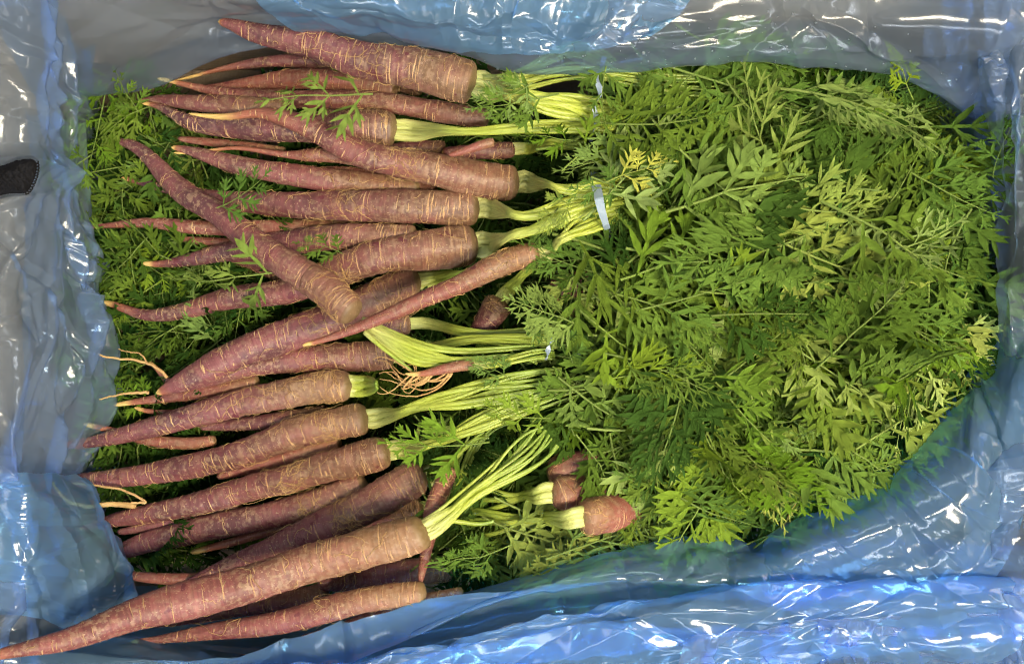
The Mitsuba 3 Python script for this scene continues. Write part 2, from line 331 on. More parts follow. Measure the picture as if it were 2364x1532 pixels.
sheet([off(corner, 40, 50, -.10), off(corner, 6, 8, -.012), corner,
       [(1740, 1350, .034), (1850, 1290, .04), (2020, 1220, .04), (2170, 1140, .04), (2250, 1050, .036), (2290, 950, .03), (2318, 860, .02), (2345, 740, .01)],
       [(1800, 1400, .04), (1950, 1330, .042), (2120, 1270, .044), (2260, 1180, .046), (2310, 1060, .046), (2340, 950, .046), (2350, 860, .046), (2370, 740, .04)],
       [(1900, 1450, .058), (2050, 1420, .06), (2250, 1380, .06), (2350, 1230, .06), (2380, 1060, .06), (2390, 950, .06), (2395, 860, .06), (2400, 740, .06)]],
      360, 120, amp=.24, size=.055, aspect=2.2, seed=63, name='fold', film='film_double', wob=.3, label='blue film drawn across the near right corner')
band = [(560, 1530, .03), (800, 1505, .046), (1000, 1470, .05), (1250, 1420, .052), (1500, 1372, .054), (1750, 1352, .056), (2000, 1348, .06), (2250, 1338, .062), (2440, 1350, .06)]
sheet([off(band, 10, 30, -.02), off(band, 0, 3, -.004), band, [(560, 1570, .045), (1000, 1510, .058), (1500, 1425, .062), (2000, 1395, .068), (2440, 1385, .068)],
       [(560, 1610, .045), (1000, 1560, .056), (1500, 1490, .06), (2000, 1440, .066), (2440, 1420, .066)], [(560, 1660, .0), (1000, 1640, .03), (1500, 1580, .05), (2000, 1520, .055), (2440, 1470, .056)]],
      460, 110, amp=.18, size=.05, aspect=3.6, seed=71, name='fold', film='film_double', label='bright blue fold along the near rim')
sheet([[(1560, 1480, .066), (1800, 1440, .07), (2050, 1425, .07), (2440, 1400, .07)], [(1560, 1540, .07), (1850, 1490, .074), (2100, 1470, .074), (2440, 1450, .074)], [(1560, 1620, .06), (1850, 1590, .066), (2100, 1570, .066), (2440, 1560, .066)]],
      360, 110, amp=.4, size=.035, aspect=2.0, seed=77, name='fold', label='crinkled pale film at the near right corner')

# water drops on the back film
drops = []
nv, nu = top.shape[:2]
for _ in range(330):
    a = int(np.clip(rng.normal(0.62, 0.16), .3, .98) * nu); b = int(rng.uniform(.33, .78) * nv)
    r = 0.00035 * math.exp(rng.normal(0, .45))
    s = trimesh.creation.icosphere(1, r); s.apply_translation(top[min(b, nv - 1), min(a, nu - 1)] + [0, 0, r * .3])
    drops.append((s.vertices, s.faces))
k = add(bag + '__water_drops', join(drops)[:2], 'water_drop', smooth=True)
labels[k] = {'label': 'small clear water drops on the back film', 'kind': 'stuff'}

# ------------------------------------------------------------------ black knitted cloth at the left edge
knit = thing('knitted_cloth', 'edge of black knitted cloth lying on the film at the left', 'cloth')
out = np.array([(-60, 385), (0, 383), (28, 372), (60, 365), (80, 370), (84, 395), (74, 425), (62, 443), (30, 447), (0, 452), (-60, 460)], float)
cu = curve(np.column_stack([out, out[:, :1] * 0]), 90)[:, :2]
mid = np.array([-10., 412.])
lay = []
for q in np.linspace(0, 1, 26):
    ring = mid + (cu - mid) * q
    zz = 0.055 + .004 * meshkit.noise(np.stack([ring[:, 0] / 9, ring[:, 1] / 9, ring[:, 0] * 0], 1)) + 0.014 * np.sqrt(max(0, 1 - q ** 2.4)) + 0.0012 * np.sin(ring[:, 0] / 2.2) * np.sin(ring[:, 1] / 2.6) * (1 - .3 * q)
    lay.append(P(ring[:, 0], ring[:, 1], zz))
lay.append(P(cu[:, 0], cu[:, 1], 0.05)); lay.append(P(mid[0] + (cu[:, 0] - mid[0]) * .3, mid[1] + (cu[:, 1] - mid[1]) * .3, 0.048))
lay = np.array(lay)
add(knit + '__fabric', (lay.reshape(-1, 3), skin_grid(len(lay), 90)), 'black_knit', smooth=True)
loops = []
for q in np.linspace(0.22, 0.86, 34):
    x, y = np.array([np.interp(q, np.linspace(0, 1, 90), cu[:, 0]), np.interp(q, np.linspace(0, 1, 90), cu[:, 1])])
    d = np.array([x, y]) - mid; d /= np.linalg.norm(d); e = np.array([-d[1], d[0]])
    ang = np.linspace(-2.3, 2.3, 9)
    pts = np.array([[x, y]]) + 6.0 * (np.cos(ang)[:, None] * d + .55 * np.sin(ang)[:, None] * e)
    loops.append(tube(P(pts[:, 0], pts[:, 1], 0.056), 1.5 * S, 5)[:2])
k = add(knit + '__edge_loops', join(loops)[:2], 'black_knit', smooth=True); labels[k] = {'label': 'row of small knitted loops along the hem', 'kind': 'stuff'}

# ------------------------------------------------------------------ carrots
GR = 4.0                                                     # plan units per height cell
NX, NY = int(2500 / GR), int(1700 / GR)
FLOOR = -0.070
height = np.full((NY, NX), FLOOR)
CENX, CENY = np.meshgrid(np.arange(NX) * GR - 60, np.arange(NY) * GR - 60)


def settle(pts, sink=0.72, low=None, high=None):
    """Lay a root (plan points with radii) on what lies below it: the lowest straight slope that clears the pile."""
    c = curve(pts, 26); s = np.linspace(0, 1, 26); need = np.zeros(26)
    for i, (x, y, r) in enumerate(c):
        r = max(r, 4.0)
        m = (abs(CENX - x) < r) & (abs(CENY - y) < r)
        d2 = (CENX[m] - x) ** 2 + (CENY[m] - y) ** 2
        inside = d2 < r * r
        need[i] = (height[m][inside] + np.sqrt(r * r - d2[inside]) * S * sink).max() if inside.any() else FLOOR + r * S
    if low is not None: need = np.maximum(need, np.interp(s, np.linspace(0, 1, len(low)), low) if isinstance(low, list) else low)
    res = linprog([1, 1], A_ub=-np.stack([1 - s, s], 1), b_ub=-need, bounds=[(None, None)] * 2)
    z0, z1 = res.x
    z = z0 + (z1 - z0) * s
    z = np.minimum(z, need + 0.016)                       # long roots sag a little
    z = np.convolve(np.pad(z, 4, mode='edge'), np.ones(9) / 9, mode='valid')
    if high is not None: z = np.minimum(z, high)
    for (x, y, r), zz in zip(c, z):
        r = max(r, 4.0)
        m = (abs(CENX - x) < r) & (abs(CENY - y) < r)
        d2 = (CENX[m] - x) ** 2 + (CENY[m] - y) ** 2
        height[m] = np.maximum(height[m], np.where(d2 < r * r, zz + np.sqrt(np.maximum(r * r - d2, 0)) * S, -9))
    return s, z


class Root:
    """The surface of one carrot root: at(f, angle, lift) in metres, f from the tip (0) to the crown (1)."""
    def __init__(self, pts, seed, **kw):
        self.s, self.z = settle(pts, **kw)
        n = 400
        c = curve(pts, n)
        z = np.interp(np.linspace(0, 1, n), self.s, self.z)
        self.c = P(c[:, 0], c[:, 1], z)
        self.r = c[:, 2] * S * (EYE - z) / EYE
        self.len = np.linalg.norm(np.diff(self.c, axis=0), axis=1).sum()
        self.t, self.a, self.b = frames(self.c)
        self.seed = seed
        g = np.random.default_rng(seed)
        f = np.linspace(0, 1, n)
        k = self.len * (1 - f)                                            # distance from the crown
        R = self.r[-1]
        self.round = np.where(k < R * 0.8, np.sqrt(np.clip(1 - np.clip(1 - k / (R * 0.8), 0, 1) ** 2.6, 0, 1)) * .72 + .28 * np.clip(k / (R * .25), 0, 1), 1.0)
        rings = meshkit.fbm(np.stack([f * self.len / .0035, f * 0 + seed * 3.1, f * 0], 1), 2, seed) - .5
        self.r = self.r * (1 + 0.085 * rings) * self.round
        tip = np.clip(f * self.len / 0.004, 0, 1)
        self.r = self.r * np.sqrt(tip * (2 - tip)).clip(.12)

    def at(self, f, th, lift=0.0):
        f, th = np.broadcast_arrays(np.asarray(f, float), np.asarray(th, float))
        x = np.clip(f, 0, 1) * 399; i = np.minimum(x.astype(int), 398); w = (x - i)[..., None]
        g = lambda q: q[i] * (1 - w) + q[i + 1] * w
        r = self.r[i] * (1 - w[..., 0]) + self.r[i + 1] * w[..., 0]
        q = np.stack([f * self.len / .022, np.cos(th) * 1.3 + self.seed * 7.7, np.sin(th) * 1.3], -1)
        r = r * (1 + 0.16 * (meshkit.noise(q, self.seed) - .5) + 0.05 * (meshkit.noise(q * [9, 3.5, 3.5], self.seed + 5) - .5)) + lift
        return g(self.c) + r[..., None] * (np.cos(th)[..., None] * g(self.a) + np.sin(th)[..., None] * g(self.b))


LEN_CAP = {}


def carrot(label, pts, thin=.87, tone=4, tip=2, hairs=20, marks=1.0, stalks=(), seed=None, name='carrot', cat='carrot', group=None, **kw):
    """One carrot: root, pale skin marks, fine roots and leaf stalks."""
    pts = [(x, y, r * (thin if r > 6 else 1)) for x, y, r in pts]
    key = thing(name, label, cat, group)
    seed = seed or (len(labels) * 13 + 5)
    g = np.random.default_rng(seed)
    root = Root(pts, seed, **kw)
    nr = int(np.clip(root.len / 0.0013, 40, 230)); ns = 36 if max(p[2] for p in pts) > 20 else 22
    f = np.linspace(0, 1, nr); f = np.where(f > .93, .93 + .07 * np.clip((f - .93) / .07, 0, 1) ** .6, f)
    th = np.linspace(-math.pi / 2, 1.5 * math.pi, ns + 1)
    F, TH = np.meshgrid(f, th, indexing='ij')
    V = root.at(F, TH)
    uv = np.stack([int(tone) + np.clip(F, 0.0, .985), int(tip) + np.broadcast_to(np.linspace(0, .98, ns + 1), F.shape)], -1)
    V = np.vstack([V.reshape(-1, 3), root.c[:1], root.c[-1:]])
    n = nr * (ns + 1); j = np.arange(ns)
    faces = np.vstack([skin_grid(nr, ns + 1), np.stack([j * 0 + n, j + 1, j], 1), np.stack([j * 0 + n + 1, n - ns - 1 + j, n - ns + j], 1)])
    U = np.vstack([uv.reshape(-1, 2), [[int(tone), int(tip)]], [[int(tone) + .985, int(tip)]]])
    add(key + '__root', (V, faces), 'root_skin', smooth=True, uv=U)
    # pale marks across the skin, each a slightly raised lens-shaped scar
    R = []; slant0 = g.normal(0, .0005)
    nm = int(marks * g.uniform(.5, 1.15) * root.len / 0.0018 * np.clip(root.r.max() / .012, .4, 1.3))
    for _ in range(nm):
        q = 1 - (1 - .10) * g.uniform(0, 1) ** 1.25 if g.uniform() < .85 else g.uniform(.85, .97)
        q = min(q, .965)
        rad = np.interp(q, np.linspace(0, 1, 400), root.r)
        if rad < 0.0022 or q * 100 < tip * 1.2: continue
        half = np.clip(g.gamma(2.6, .0021), .0012, .0095) / rad; half = min(half, .72)
        t0 = g.uniform(-.5, math.pi + .5); m = 9
        a = np.linspace(-1, 1, m); wd = g.uniform(.00012, .00042) * (1 - np.abs(a) ** 2.2) ** .8 + .00004
        slant = slant0 + g.normal(0, .00022); wav = g.normal(0, .00010, m)
        ff = (a * slant + wav) / root.len
        va = root.at(q + ff - wd / root.len, t0 + a * half, .00002); vm = root.at(q + ff, t0 + a * half, .00028); vb = root.at(q + ff + wd / root.len, t0 + a * half, .00002)
        R.append((np.stack([va, vm, vb], 1).reshape(-1, 3), skin_grid(m, 3)))
    if R:
        k = add(key + '__skin_marks', join(R)[:2], 'lenticel_skin', smooth=True); labels[k] = {'label': 'pale scars running across the skin', 'kind': 'stuff'}
    H = []; hub = g.uniform(.6, .92)
    for _ in range(int(hairs * 1.35)):
        q = np.clip(g.beta(2.6, 1.5), .12, .96) if g.uniform() < .5 else np.clip(hub + g.normal(0, .025), .3, .95); t0 = g.uniform(-.3, math.pi + .3)
        m = 16; rad = np.interp(q, np.linspace(0, 1, 400), root.r)
        if rad < .003: continue
        L = g.gamma(2.2, .0065) + .004
        turn = np.cumsum(g.normal(0, .42, m)); head = g.choice([-1, 1]) * math.pi / 2 + g.normal(0, .7) + turn
        st = L / m
        qq = q + np.concatenate([[0], np.cumsum(np.cos(head[1:]) * st / root.len)]); tt = t0 + np.concatenate([[0], np.cumsum(np.sin(head[1:]) * st / rad)])
        lift = .0001 + np.abs(np.cumsum(g.normal(0, .00022, m)))
        lift = np.where(np.abs(tt - math.pi / 2) > 1.75, lift + (np.abs(tt - math.pi / 2) - 1.75) * .001, lift)
        H.append(tube(root.at(np.clip(qq, .02, .97), tt, lift), np.linspace(.00019, .00008, m) * g.uniform(.6, 1.4), 4)[:2])
    if H:
        k = add(key + '__fine_roots', join(H)[:2], 'fine_root_skin', smooth=True); labels[k] = {'label': 'fine tangled hair roots on the skin', 'kind': 'stuff'}
    crown = root.c[-1]; ctan = root.t[-1]
    for sp in stalks: stalk_fan(key, root, sp, g)
    return key, root


def stalk_fan(key, root, sp, g):
    """Leaf stalks from the crown of a root: sp = (points (x, y, z) after the crown, how many, spread at the end in plan units, radius in plan units, tone)."""
    pts, n, spread, rad, tone = sp
    n, rad = (int(n * 2.0), rad * .66) if n > 1 else (n, rad * .85)
    c0, R = root.c[-1], root.r[int(400 * .93)]
    e = np.array([P(*p) for p in pts])
    for i in range(n):
        o = (i - (n - 1) / 2) / max(1, (n - 1) / 2) if n > 1 else 0
        side = np.array([-root.t[-1][1], root.t[-1][0], 0])
        start = c0 - root.t[-1] * .004 + side * o * R * .42 + [0, 0, g.normal(0, .12) * R]
        pp = [start, c0 + root.t[-1] * .008 + side * o * R * .45 + [0, 0, g.normal(.0, .1) * R]]
        for j, q in enumerate(e):
            t = (j + 1) / len(e)
            d = (e[j] - (e[j - 1] if j else c0)); d = d / np.linalg.norm(d); sd = np.array([-d[1], d[0], 0])
            pp.append(q + sd * (o * spread * S * t ** 1.1 + g.normal(0, spread * .2) * S) + [0, 0, g.normal(0, .0016) - abs(o) * .001])
        c = np.asarray(curve(np.array(pp), 26))
        rr = rad * S * g.uniform(.75, 1.2) * np.interp(np.linspace(0, 1, 26), [0, .06, .18, .5, 1], [1.35, 1.25, 1.0, .9, .62])
        v, f, uv = tube(c, rr, 9, flat=.8)
        uv[:, 1] += int(np.clip(tone + g.integers(-1, 3), 0, 9))
        add(key + '__stalk', (v, f), 'stalk_skin', smooth=True, uv=uv)


def rootlet(key, pts, z, r0, r1, bsdf='fine_root_skin', name='side_root'):
    c = curve(np.asarray(pts, float), 30)
    zz = np.linspace(z[0], z[1], 30)
    c = P(c[:, 0], c[:, 1], zz)
    c[:, :2] += (meshkit.fbm(np.stack([np.arange(30) * .4, np.full(30, pts[0][0]), np.full(30, 0)], 1), 2, 4)[:, None] - .5) * .0012
    v, f, uv = tube(c, np.linspace(r0, r1, 30) * S, 7)
    return add(key + '__' + name, (v, f), bsdf, smooth=True)


C = carrot
# ---- deep roots first, then what lies on them
C('orange tinged root almost hidden under leaves at the near left', [(280, 1325, 8), (340, 1332, 14), (430, 1336, 16), (520, 1330, 18)], tone=15, tip=0, hairs=2)
C('dark root beneath the largest carrot, near the front', [(330, 1440, 8), (420, 1428, 16), (540, 1405, 22), (650, 1388, 26), (760, 1365, 30)], tone=8, hairs=8, low=-.02)
C('dark crown end in shade below the largest carrot', [(740, 1345, 20), (850, 1332, 32), (960, 1318, 36), (1045, 1310, 34)], tone=7, tip=0, hairs=10)
C('dark red thin root just behind the film at the front', [(690, 1475, 8), (800, 1445, 16), (930, 1402, 20), (1070, 1362, 10)], tone=13, tip=0, hairs=5, low=.014)
C('smooth dark purple red carrot lowest at the front', [(300, 1480, 4), (400, 1470, 13), (500, 1455, 22), (620, 1440, 29), (760, 1405, 35), (880, 1378, 33), (985, 1368, 30)], tone=9, tip=3, hairs=12, low=.004)
k_, r_ = C('red dark root just under the stub of the near big carrots', [(740, 1230, 26), (850, 1205, 34), (930, 1180, 38), (978, 1172, 34)], tone=8, tip=0, hairs=10, stalks=[([(1080, 1060, -.03), (1180, 960, -.02)], 3, 30, 7, 4)])
C('thin grey root squeezed between two long carrots at the near left', [(270, 1228, 8), (350, 1212, 15), (450, 1190, 18), (560, 1170, 20)], tone=2, tip=0, hairs=6)
C('short orange root with a yellow tip above the leaves', [(440, 1275, 7), (480, 1265, 9), (530, 1252, 12), (620, 1225, 15), (700, 1205, 18)], tone=16, tip=14, hairs=3)
C('dark red root in shade between two long carrots', [(500, 1100, 10), (600, 1072, 20), (700, 1045, 26), (790, 1025, 28)], tone=14, tip=0, hairs=6)
C('orange brown root half under leaves left of the long carrots', [(190, 978, 5), (250, 992, 9), (330, 1012, 14), (410, 1022, 16), (500, 1015, 15)], tone=15, tip=10, hairs=4)
C('thin root with pale tip ending among leaves at the left', [(262, 935, 4), (320, 926, 9), (400, 915, 15), (480, 902, 20), (600, 880, 22)], tone=10, tip=12, hairs=10)
C('second thin pale tipped root just below the first', [(310, 940, 4), (370, 952, 8), (450, 950, 12), (540, 945, 18)], tone=11, tip=10, hairs=4)
C('dark root lying between the shoulder of two carrots, front left', [(460, 985, 10), (560, 978, 18), (660, 968, 24), (760, 955, 26)], tone=1, tip=0, hairs=10)
C('hidden root with a pale broken tip under the left leaves', [(345, 835, 3), (370, 860, 7), (390, 880, 10), (430, 890, 12)], tone=12, tip=20, hairs=2)
C('purple carrot with its crown in the shade at the centre', [(400, 890, 10), (460, 878, 20), (560, 850, 27), (680, 832, 33), (800, 824, 39), (880, 820, 40), (912, 818, 34)], tone=6, hairs=30,
  stalks=[([(1050, 790, -.02), (1250, 790, -.008), (1420, 800, -.01)], 5, 22, 8, 3)])
C('dark stub with green stalks under the slender carrot', [(860, 760, 20), (910, 752, 26), (950, 748, 26)], tone=4, tip=0, hairs=4, stalks=[([(1060, 765, -.03), (1250, 775, -.02), (1420, 780, -.02)], 5, 26, 8, 4)])
C('purple brown carrot under the slender one, crown nearly buried', [(360, 908, 5), (395, 893, 16), (441, 872, 26), (543, 820, 36), (679, 768, 40), (747, 745, 39), (830, 705, 38), (900, 670, 37), (973, 650, 32)], thin=1, tone=3, tip=2, hairs=42,
  stalks=[([(1060, 632, -.03), (1180, 600, -.02)], 3, 16, 9, 2)])
C('dark crown sitting upright among leaves at the centre', [(1090, 780, 22), (1130, 735, 36), (1150, 705, 40), (1160, 690, 34)], tone=5, tip=0, hairs=6, stalks=[([(1200, 640, -.02), (1260, 580, -.01)], 5, 26, 8, 2)], low=-.045)
C('dark red root showing among leaves right of centre', [(1270, 672, 28), (1350, 655, 36), (1430, 645, 36), (1520, 635, 30)], tone=14, tip=0, hairs=10, low=-.03)
C('small red patch of root below it under the leaves', [(1310, 725, 14), (1350, 712, 20), (1420, 700, 20)], tone=16, tip=0, hairs=3, low=-.035)
# far bunch
C('thin dark root curving to a long yellow thread, far left', [(405, 186, 2.2), (450, 175, 3.5), (495, 163, 5), (560, 150, 11), (640, 141, 16), (750, 146, 22), (880, 176, 27), (980, 200, 28)], tone=6, tip=11, hairs=12)
C('rusty red root under the topmost carrot', [(450, 206, 6), (560, 196, 17), (680, 183, 26), (800, 188, 30), (920, 208, 32)], tone=16, tip=0, hairs=6)
C('pale tipped purple root forked at the far left', [(362, 181, 4), (420, 193, 7), (500, 212, 14), (600, 226, 22), (760, 230, 25), (900, 238, 27), (1040, 262, 28), (1130, 272, 24)], tone=9, tip=6, hairs=14, low=-.055)
C('short tapered purple red root at the far left edge of its bunch', [(318, 236, 3), (360, 231, 12), (430, 236, 20), (540, 243, 24), (660, 252, 24)], tone=8, tip=3, hairs=8, low=-.06)
C('dark crown stub beside yellow stalks behind the bent carrot', [(880, 350, 12), (960, 342, 20), (1030, 344, 20)], tone=5, hairs=6)
C('dark crown with pale stalks between the two far bunches', [(1020, 352, 14), (1110, 350, 20), (1190, 346, 21)], tone=4, hairs=8, stalks=[([(1270, 330, -.02), (1350, 325, -.015)], 5, 24, 9, 1)])
C('small reddish finger root beside the pale stalks', [(1035, 358, 5), (1075, 347, 10), (1120, 332, 12), (1142, 327, 11)], tone=15, tip=0, hairs=4, marks=.5, low=-.02)
C('dark red root strip behind the leaves, far left', [(410, 320, 6), (480, 328, 11), (570, 338, 12), (660, 352, 14)], tone=15, tip=0, hairs=2)
C('rusty root lying under the bent carrot', [(700, 398, 10), (800, 402, 20), (900, 420, 26), (1010, 446, 24)], tone=16, tip=0, hairs=12)
C('purple carrot with a dark blunt shoulder, second of the far bunch', [(328, 240, 3), (380, 252, 9), (430, 278, 17), (520, 292, 25), (650, 297, 31), (780, 293, 38), (870, 296, 43), (918, 299, 37)], thin=1, tone=2, tip=3, hairs=26,
  stalks=[([(1050, 302, .004), (1200, 297, .008), (1370, 290, .010), (1500, 296, -.004), (1640, 310, -.03)], 5, 18, 9, 1)])
C('root with a long yellow thread tip, behind the bent carrot', [(400, 352, 2.2), (470, 350, 3.4), (545, 342, 4.5), (600, 348, 7), (665, 357, 10), (720, 358, 18), (810, 363, 21), (900, 382, 26)], tone=11, tip=20, hairs=10, low=-.05)
C('purple carrot between the bent one and the broad straight one', [(395, 340, 5), (450, 352, 14), (520, 374, 23), (620, 395, 28), (750, 415, 31), (870, 428, 29), (970, 436, 25)], tone=7, tip=2, hairs=16)
# middle bunch
C('thin brown root reaching far left under the diagonal carrot', [(185, 520, 4), (260, 520, 8), (340, 514, 14), (420, 522, 18), (520, 526, 20), (640, 526, 22), (780, 530, 24), (940, 532, 24)], tone=14, tip=2, hairs=12, low=-.06)
C('orange tip of a root under the diagonal carrot', [(405, 548, 6), (470, 557, 11), (540, 562, 15), (620, 565, 18)], tone=16, tip=0, hairs=2)
C('brown root pointing down right beneath the diagonal carrot', [(500, 585, 10), (560, 598, 18), (620, 622, 22), (680, 650, 24)], tone=8, tip=0, hairs=4)
C('tan root with yellow tip left of the diagonal carrot', [(328, 607, 5), (370, 609, 9), (430, 601, 16), (500, 586, 23), (570, 573, 29), (660, 561, 33), (780, 548, 35), (900, 546, 32), (965, 543, 28)], tone=3, tip=4, hairs=18)
C('broad straight purple carrot in the middle bunch', [(280, 410, 4), (340, 424, 9), (420, 443, 15), (520, 462, 22), (620, 470, 28), (713, 475, 32), (850, 475, 36), (1000, 478, 40), (1075, 480, 40), (1108, 480, 34)], thin=1, tone=5, tip=2, hairs=40,
  stalks=[([(1180, 496, .012), (1290, 484, .012), (1400, 470, .012), (1500, 452, -.002), (1640, 440, -.03)], 5, 24, 10, 0)])
C('long carrot with yellow tip crossing under the diagonal one', [(226, 699, 5), (280, 709, 9), (339, 727, 13), (390, 724, 17), (441, 713, 20), (543, 686, 26), (645, 675, 30), (730, 650, 33), (814, 612, 36), (916, 585, 41), (1018, 574, 46), (1075, 567, 45), (1104, 565, 38)], thin=1, tone=6, tip=4, hairs=46,
  stalks=[([(1170, 545, .012), (1280, 515, .013), (1400, 480, .012), (1490, 448, -.002), (1630, 420, -.03)], 6, 30, 10, 0)])
C('bent purple carrot with a long yellow tail, tan at its shoulder', [(435, 262, 2.6), (480, 268, 5), (540, 268, 8), (598, 261, 12), (650, 271, 19), (713, 294, 26), (814, 348, 31), (950, 381, 35), (1085, 409, 40), (1160, 420, 41), (1200, 422, 35)], thin=1, tone=8, tip=13, hairs=36,
  stalks=[([(1270, 428, .016), (1360, 432, .016), (1440, 430, .008), (1550, 425, -.006), (1660, 430, -.03)], 7, 34, 8, 0)])
# near bunch
C('purple carrot with yellow stub, above the front three', [(148, 1026, 9), (220, 1018, 15), (305, 998, 20), (441, 960, 28), (577, 926, 33), (680, 905, 36), (747, 893, 37), (790, 890, 35), (815, 890, 28)], thin=1, tone=3, tip=1, hairs=60,
  stalks=[([(868, 890, .0)], 3, 14, 14, 0)])
C('long purple carrot with a cut tip, third from the front', [(128, 1108, 13), (180, 1108, 17), (272, 1103, 21), (407, 1082, 27), (543, 1050, 32), (679, 1000, 35), (780, 978, 37), (830, 969, 36), (853, 966, 31)], thin=1, tone=5, tip=0, hairs=40,
  stalks=[([(930, 950, .004), (1050, 920, .006), (1200, 895, .004), (1300, 880, -.004)], 6, 34, 9, 1)])
C('dark purple carrot pressed under the forked one', [(268, 1278, 16), (320, 1258, 22), (407, 1234, 27), (543, 1205, 30), (713, 1166, 33), (800, 1136, 35), (850, 1115, 33)], thin=1, tone=6, tip=0, hairs=22)
fork, fr = C('forked purple carrot with a side root curling left', [(183, 1220, 4), (240, 1206, 13), (305, 1191, 20), (441, 1165, 27), (577, 1127, 30), (680, 1100, 33), (770, 1074, 36), (850, 1053, 38), (902, 1040, 32)], thin=1, tone=7, tip=1, hairs=46,
  stalks=[([(990, 1030, .002), (1090, 990, .006), (1250, 920, .002), (1350, 880, -.004)], 6, 34, 8, 2)])
C('scarred purple carrot leaning on the largest one', [(430, 1348, 10), (509, 1318, 22), (645, 1262, 33), (781, 1200, 40), (870, 1152, 43), (930, 1118, 44), (985, 1096, 34)], thin=1, tone=4, tip=0, hairs=46,
  stalks=[([(1050, 1060, -.02), (1120, 1000, -.01)], 2, 12, 8, 2)])
C('small red carrot standing across the stalks, tapering down', [(970, 1346, 7), (978, 1300, 12), (990, 1240, 19), (1003, 1170, 25), (1025, 1115, 24), (1045, 1078, 16)], tone=16, tip=0, hairs=6, low=-.004)
C('largest carrot of all, its tip reaching the lower left corner', [(-40, 1520, 10), (0, 1509, 13), (80, 1492, 19), (161, 1473, 25), (288, 1426, 35), (431, 1385, 44), (577, 1346, 43), (713, 1300, 44), (830, 1270, 46), (920, 1246, 46), (965, 1230, 43), (988, 1218, 36)], thin=1, tone=9, tip=3, hairs=24, low=[.066, .034, .012, 0, 0],
  stalks=[([(1080, 1150, .022), (1180, 1070, .02), (1265, 1000, .012)], 5, 46, 8, 1), ([(1070, 1205, .018), (1140, 1200, .016)], 1, 2, 8, 1)])
# on top of all
slim, sr = C('slender pinkish carrot crossing to a pale tip', [(698, 797, 4), (760, 780, 8), (848, 748, 13), (950, 703, 18), (1052, 660, 22), (1153, 612, 28), (1210, 592, 28), (1246, 583, 24)], thin=1, tone=14, tip=4, hairs=26, marks=.7, low=.0,
  stalks=[([(1290, 558, .02), (1340, 530, .018), (1420, 490, .008), (1560, 450, -.02)], 6, 26, 8, 0)])
diag, dgr = C('purple carrot lying diagonally across the others', [(270, 328, 7), (310, 338, 14), (345, 364, 18), (384, 407, 23), (441, 455, 27), (509, 496, 29), (577, 552, 32), (679, 620, 36), (760, 675, 39), (795, 705, 38), (822, 728, 31)], thin=1, tone=4, tip=0, hairs=34, marks=.8)
C('topmost carrot at the back, dark with a tan ring at the crown', [(503, 50, 7), (540, 59, 15), (577, 71, 21), (640, 86, 27), (713, 99, 33), (814, 131, 40), (950, 156, 46), (1051, 182, 51), (1085, 190, 48), (1101, 194, 40)], thin=1, tone=1, tip=1, hairs=34, low=.004,
  stalks=[([(1180, 215, .026), (1290, 240, .022), (1380, 262, .014), (1500, 284, -.004), (1640, 310, -.03)], 8, 42, 10, 0), ([(1300, 172, .008), (1500, 184, .006), (1710, 180, .0)], 5, 26, 6, 3), ([(1250, 150, -.01), (1420, 168, -.012)], 4, 26, 7, 7)])
# roots showing in the tops at lower middle, crowns to the left
C('round crown uppermost of three among the leaves', [(1420, 1060, 24), (1360, 1072, 38), (1300, 1086, 43), (1262, 1092, 34)], tone=12, tip=0, hairs=5, low=-.008, marks=.4)
C('round brown crown middle of three among the leaves', [(1430, 1125, 26), (1370, 1130, 40), (1310, 1137, 45), (1270, 1141, 36)], tone=13, tip=0, hairs=8, low=-.012, marks=.4, stalks=[([(1210, 1146, -.022), (1150, 1154, -.03), (1060, 1180, -.06)], 2, 22, 11, 1)])
C('pale brown crown lowest of three, yellow stalks to its left', [(1490, 1174, 22), (1445, 1178, 42), (1400, 1185, 52), (1358, 1190, 48), (1340, 1193, 40)], tone=15, tip=0, hairs=14, low=-.014, marks=.6, stalks=[([(1250, 1196, -.016), (1150, 1200, -.026), (1040, 1215, -.06)], 4, 36, 10, 0)])
C('root glimpsed under leaves beside the near film', [(1220, 1275, 26), (1290, 1262, 36), (1370, 1258, 34)], tone=13, tip=0, hairs=8, low=-.055, high=-.05)
C('thin red root at the very edge of the near film', [(1290, 1300, 8), (1350, 1298, 13), (1420, 1300, 12)], tone=15, tip=0, hairs=3, low=-.05)
baby, br = C('tiny pink carrot with a mat of long hairy roots', [(935, 862, 3), (975, 862, 8), (1030, 850, 14), (1075, 843, 15), (1097, 842, 12)], tone=16, tip=20, hairs=0, marks=.4, low=.006,
  stalks=[([(1180, 832, .006), (1280, 815, .0)], 3, 14, 6, 0)])
zb = br.c[0][2]
for i in range(13):
    x0 = 950 + 12 * rng.uniform(0, 8); y0 = 862
    e = (rng.uniform(860, 940), rng.uniform(815, 905))
    rootlet(baby, [(x0, y0), ((x0 + e[0]) / 2, (y0 + e[1]) / 2 + rng.uniform(10, 40)), (e[0] + 25, e[1] + rng.uniform(-8, 26)), e], (zb, zb - .008), 2.6, .9, name='hair_root')
zf = np.interp(.1, fr.s, fr.z)
rootlet(fork, [(310, 1168), (230, 1166), (165, 1160), (138, 1140), (122, 1112)], (zf + .004, -.012), 8, 2.8)
rootlet(fork, [(338, 1158), (270, 1128), (220, 1120), (168, 1116)], (zf + .012, zf + .018), 3.6, 2.2)
rootlet(fork, [(338, 1160), (318, 1160), (302, 1160)], (zf + .012, zf + .014), 3.4, 2.4)
pale = thing('root_thread', 'pale thread of root curving over leaves at the left edge', 'root')
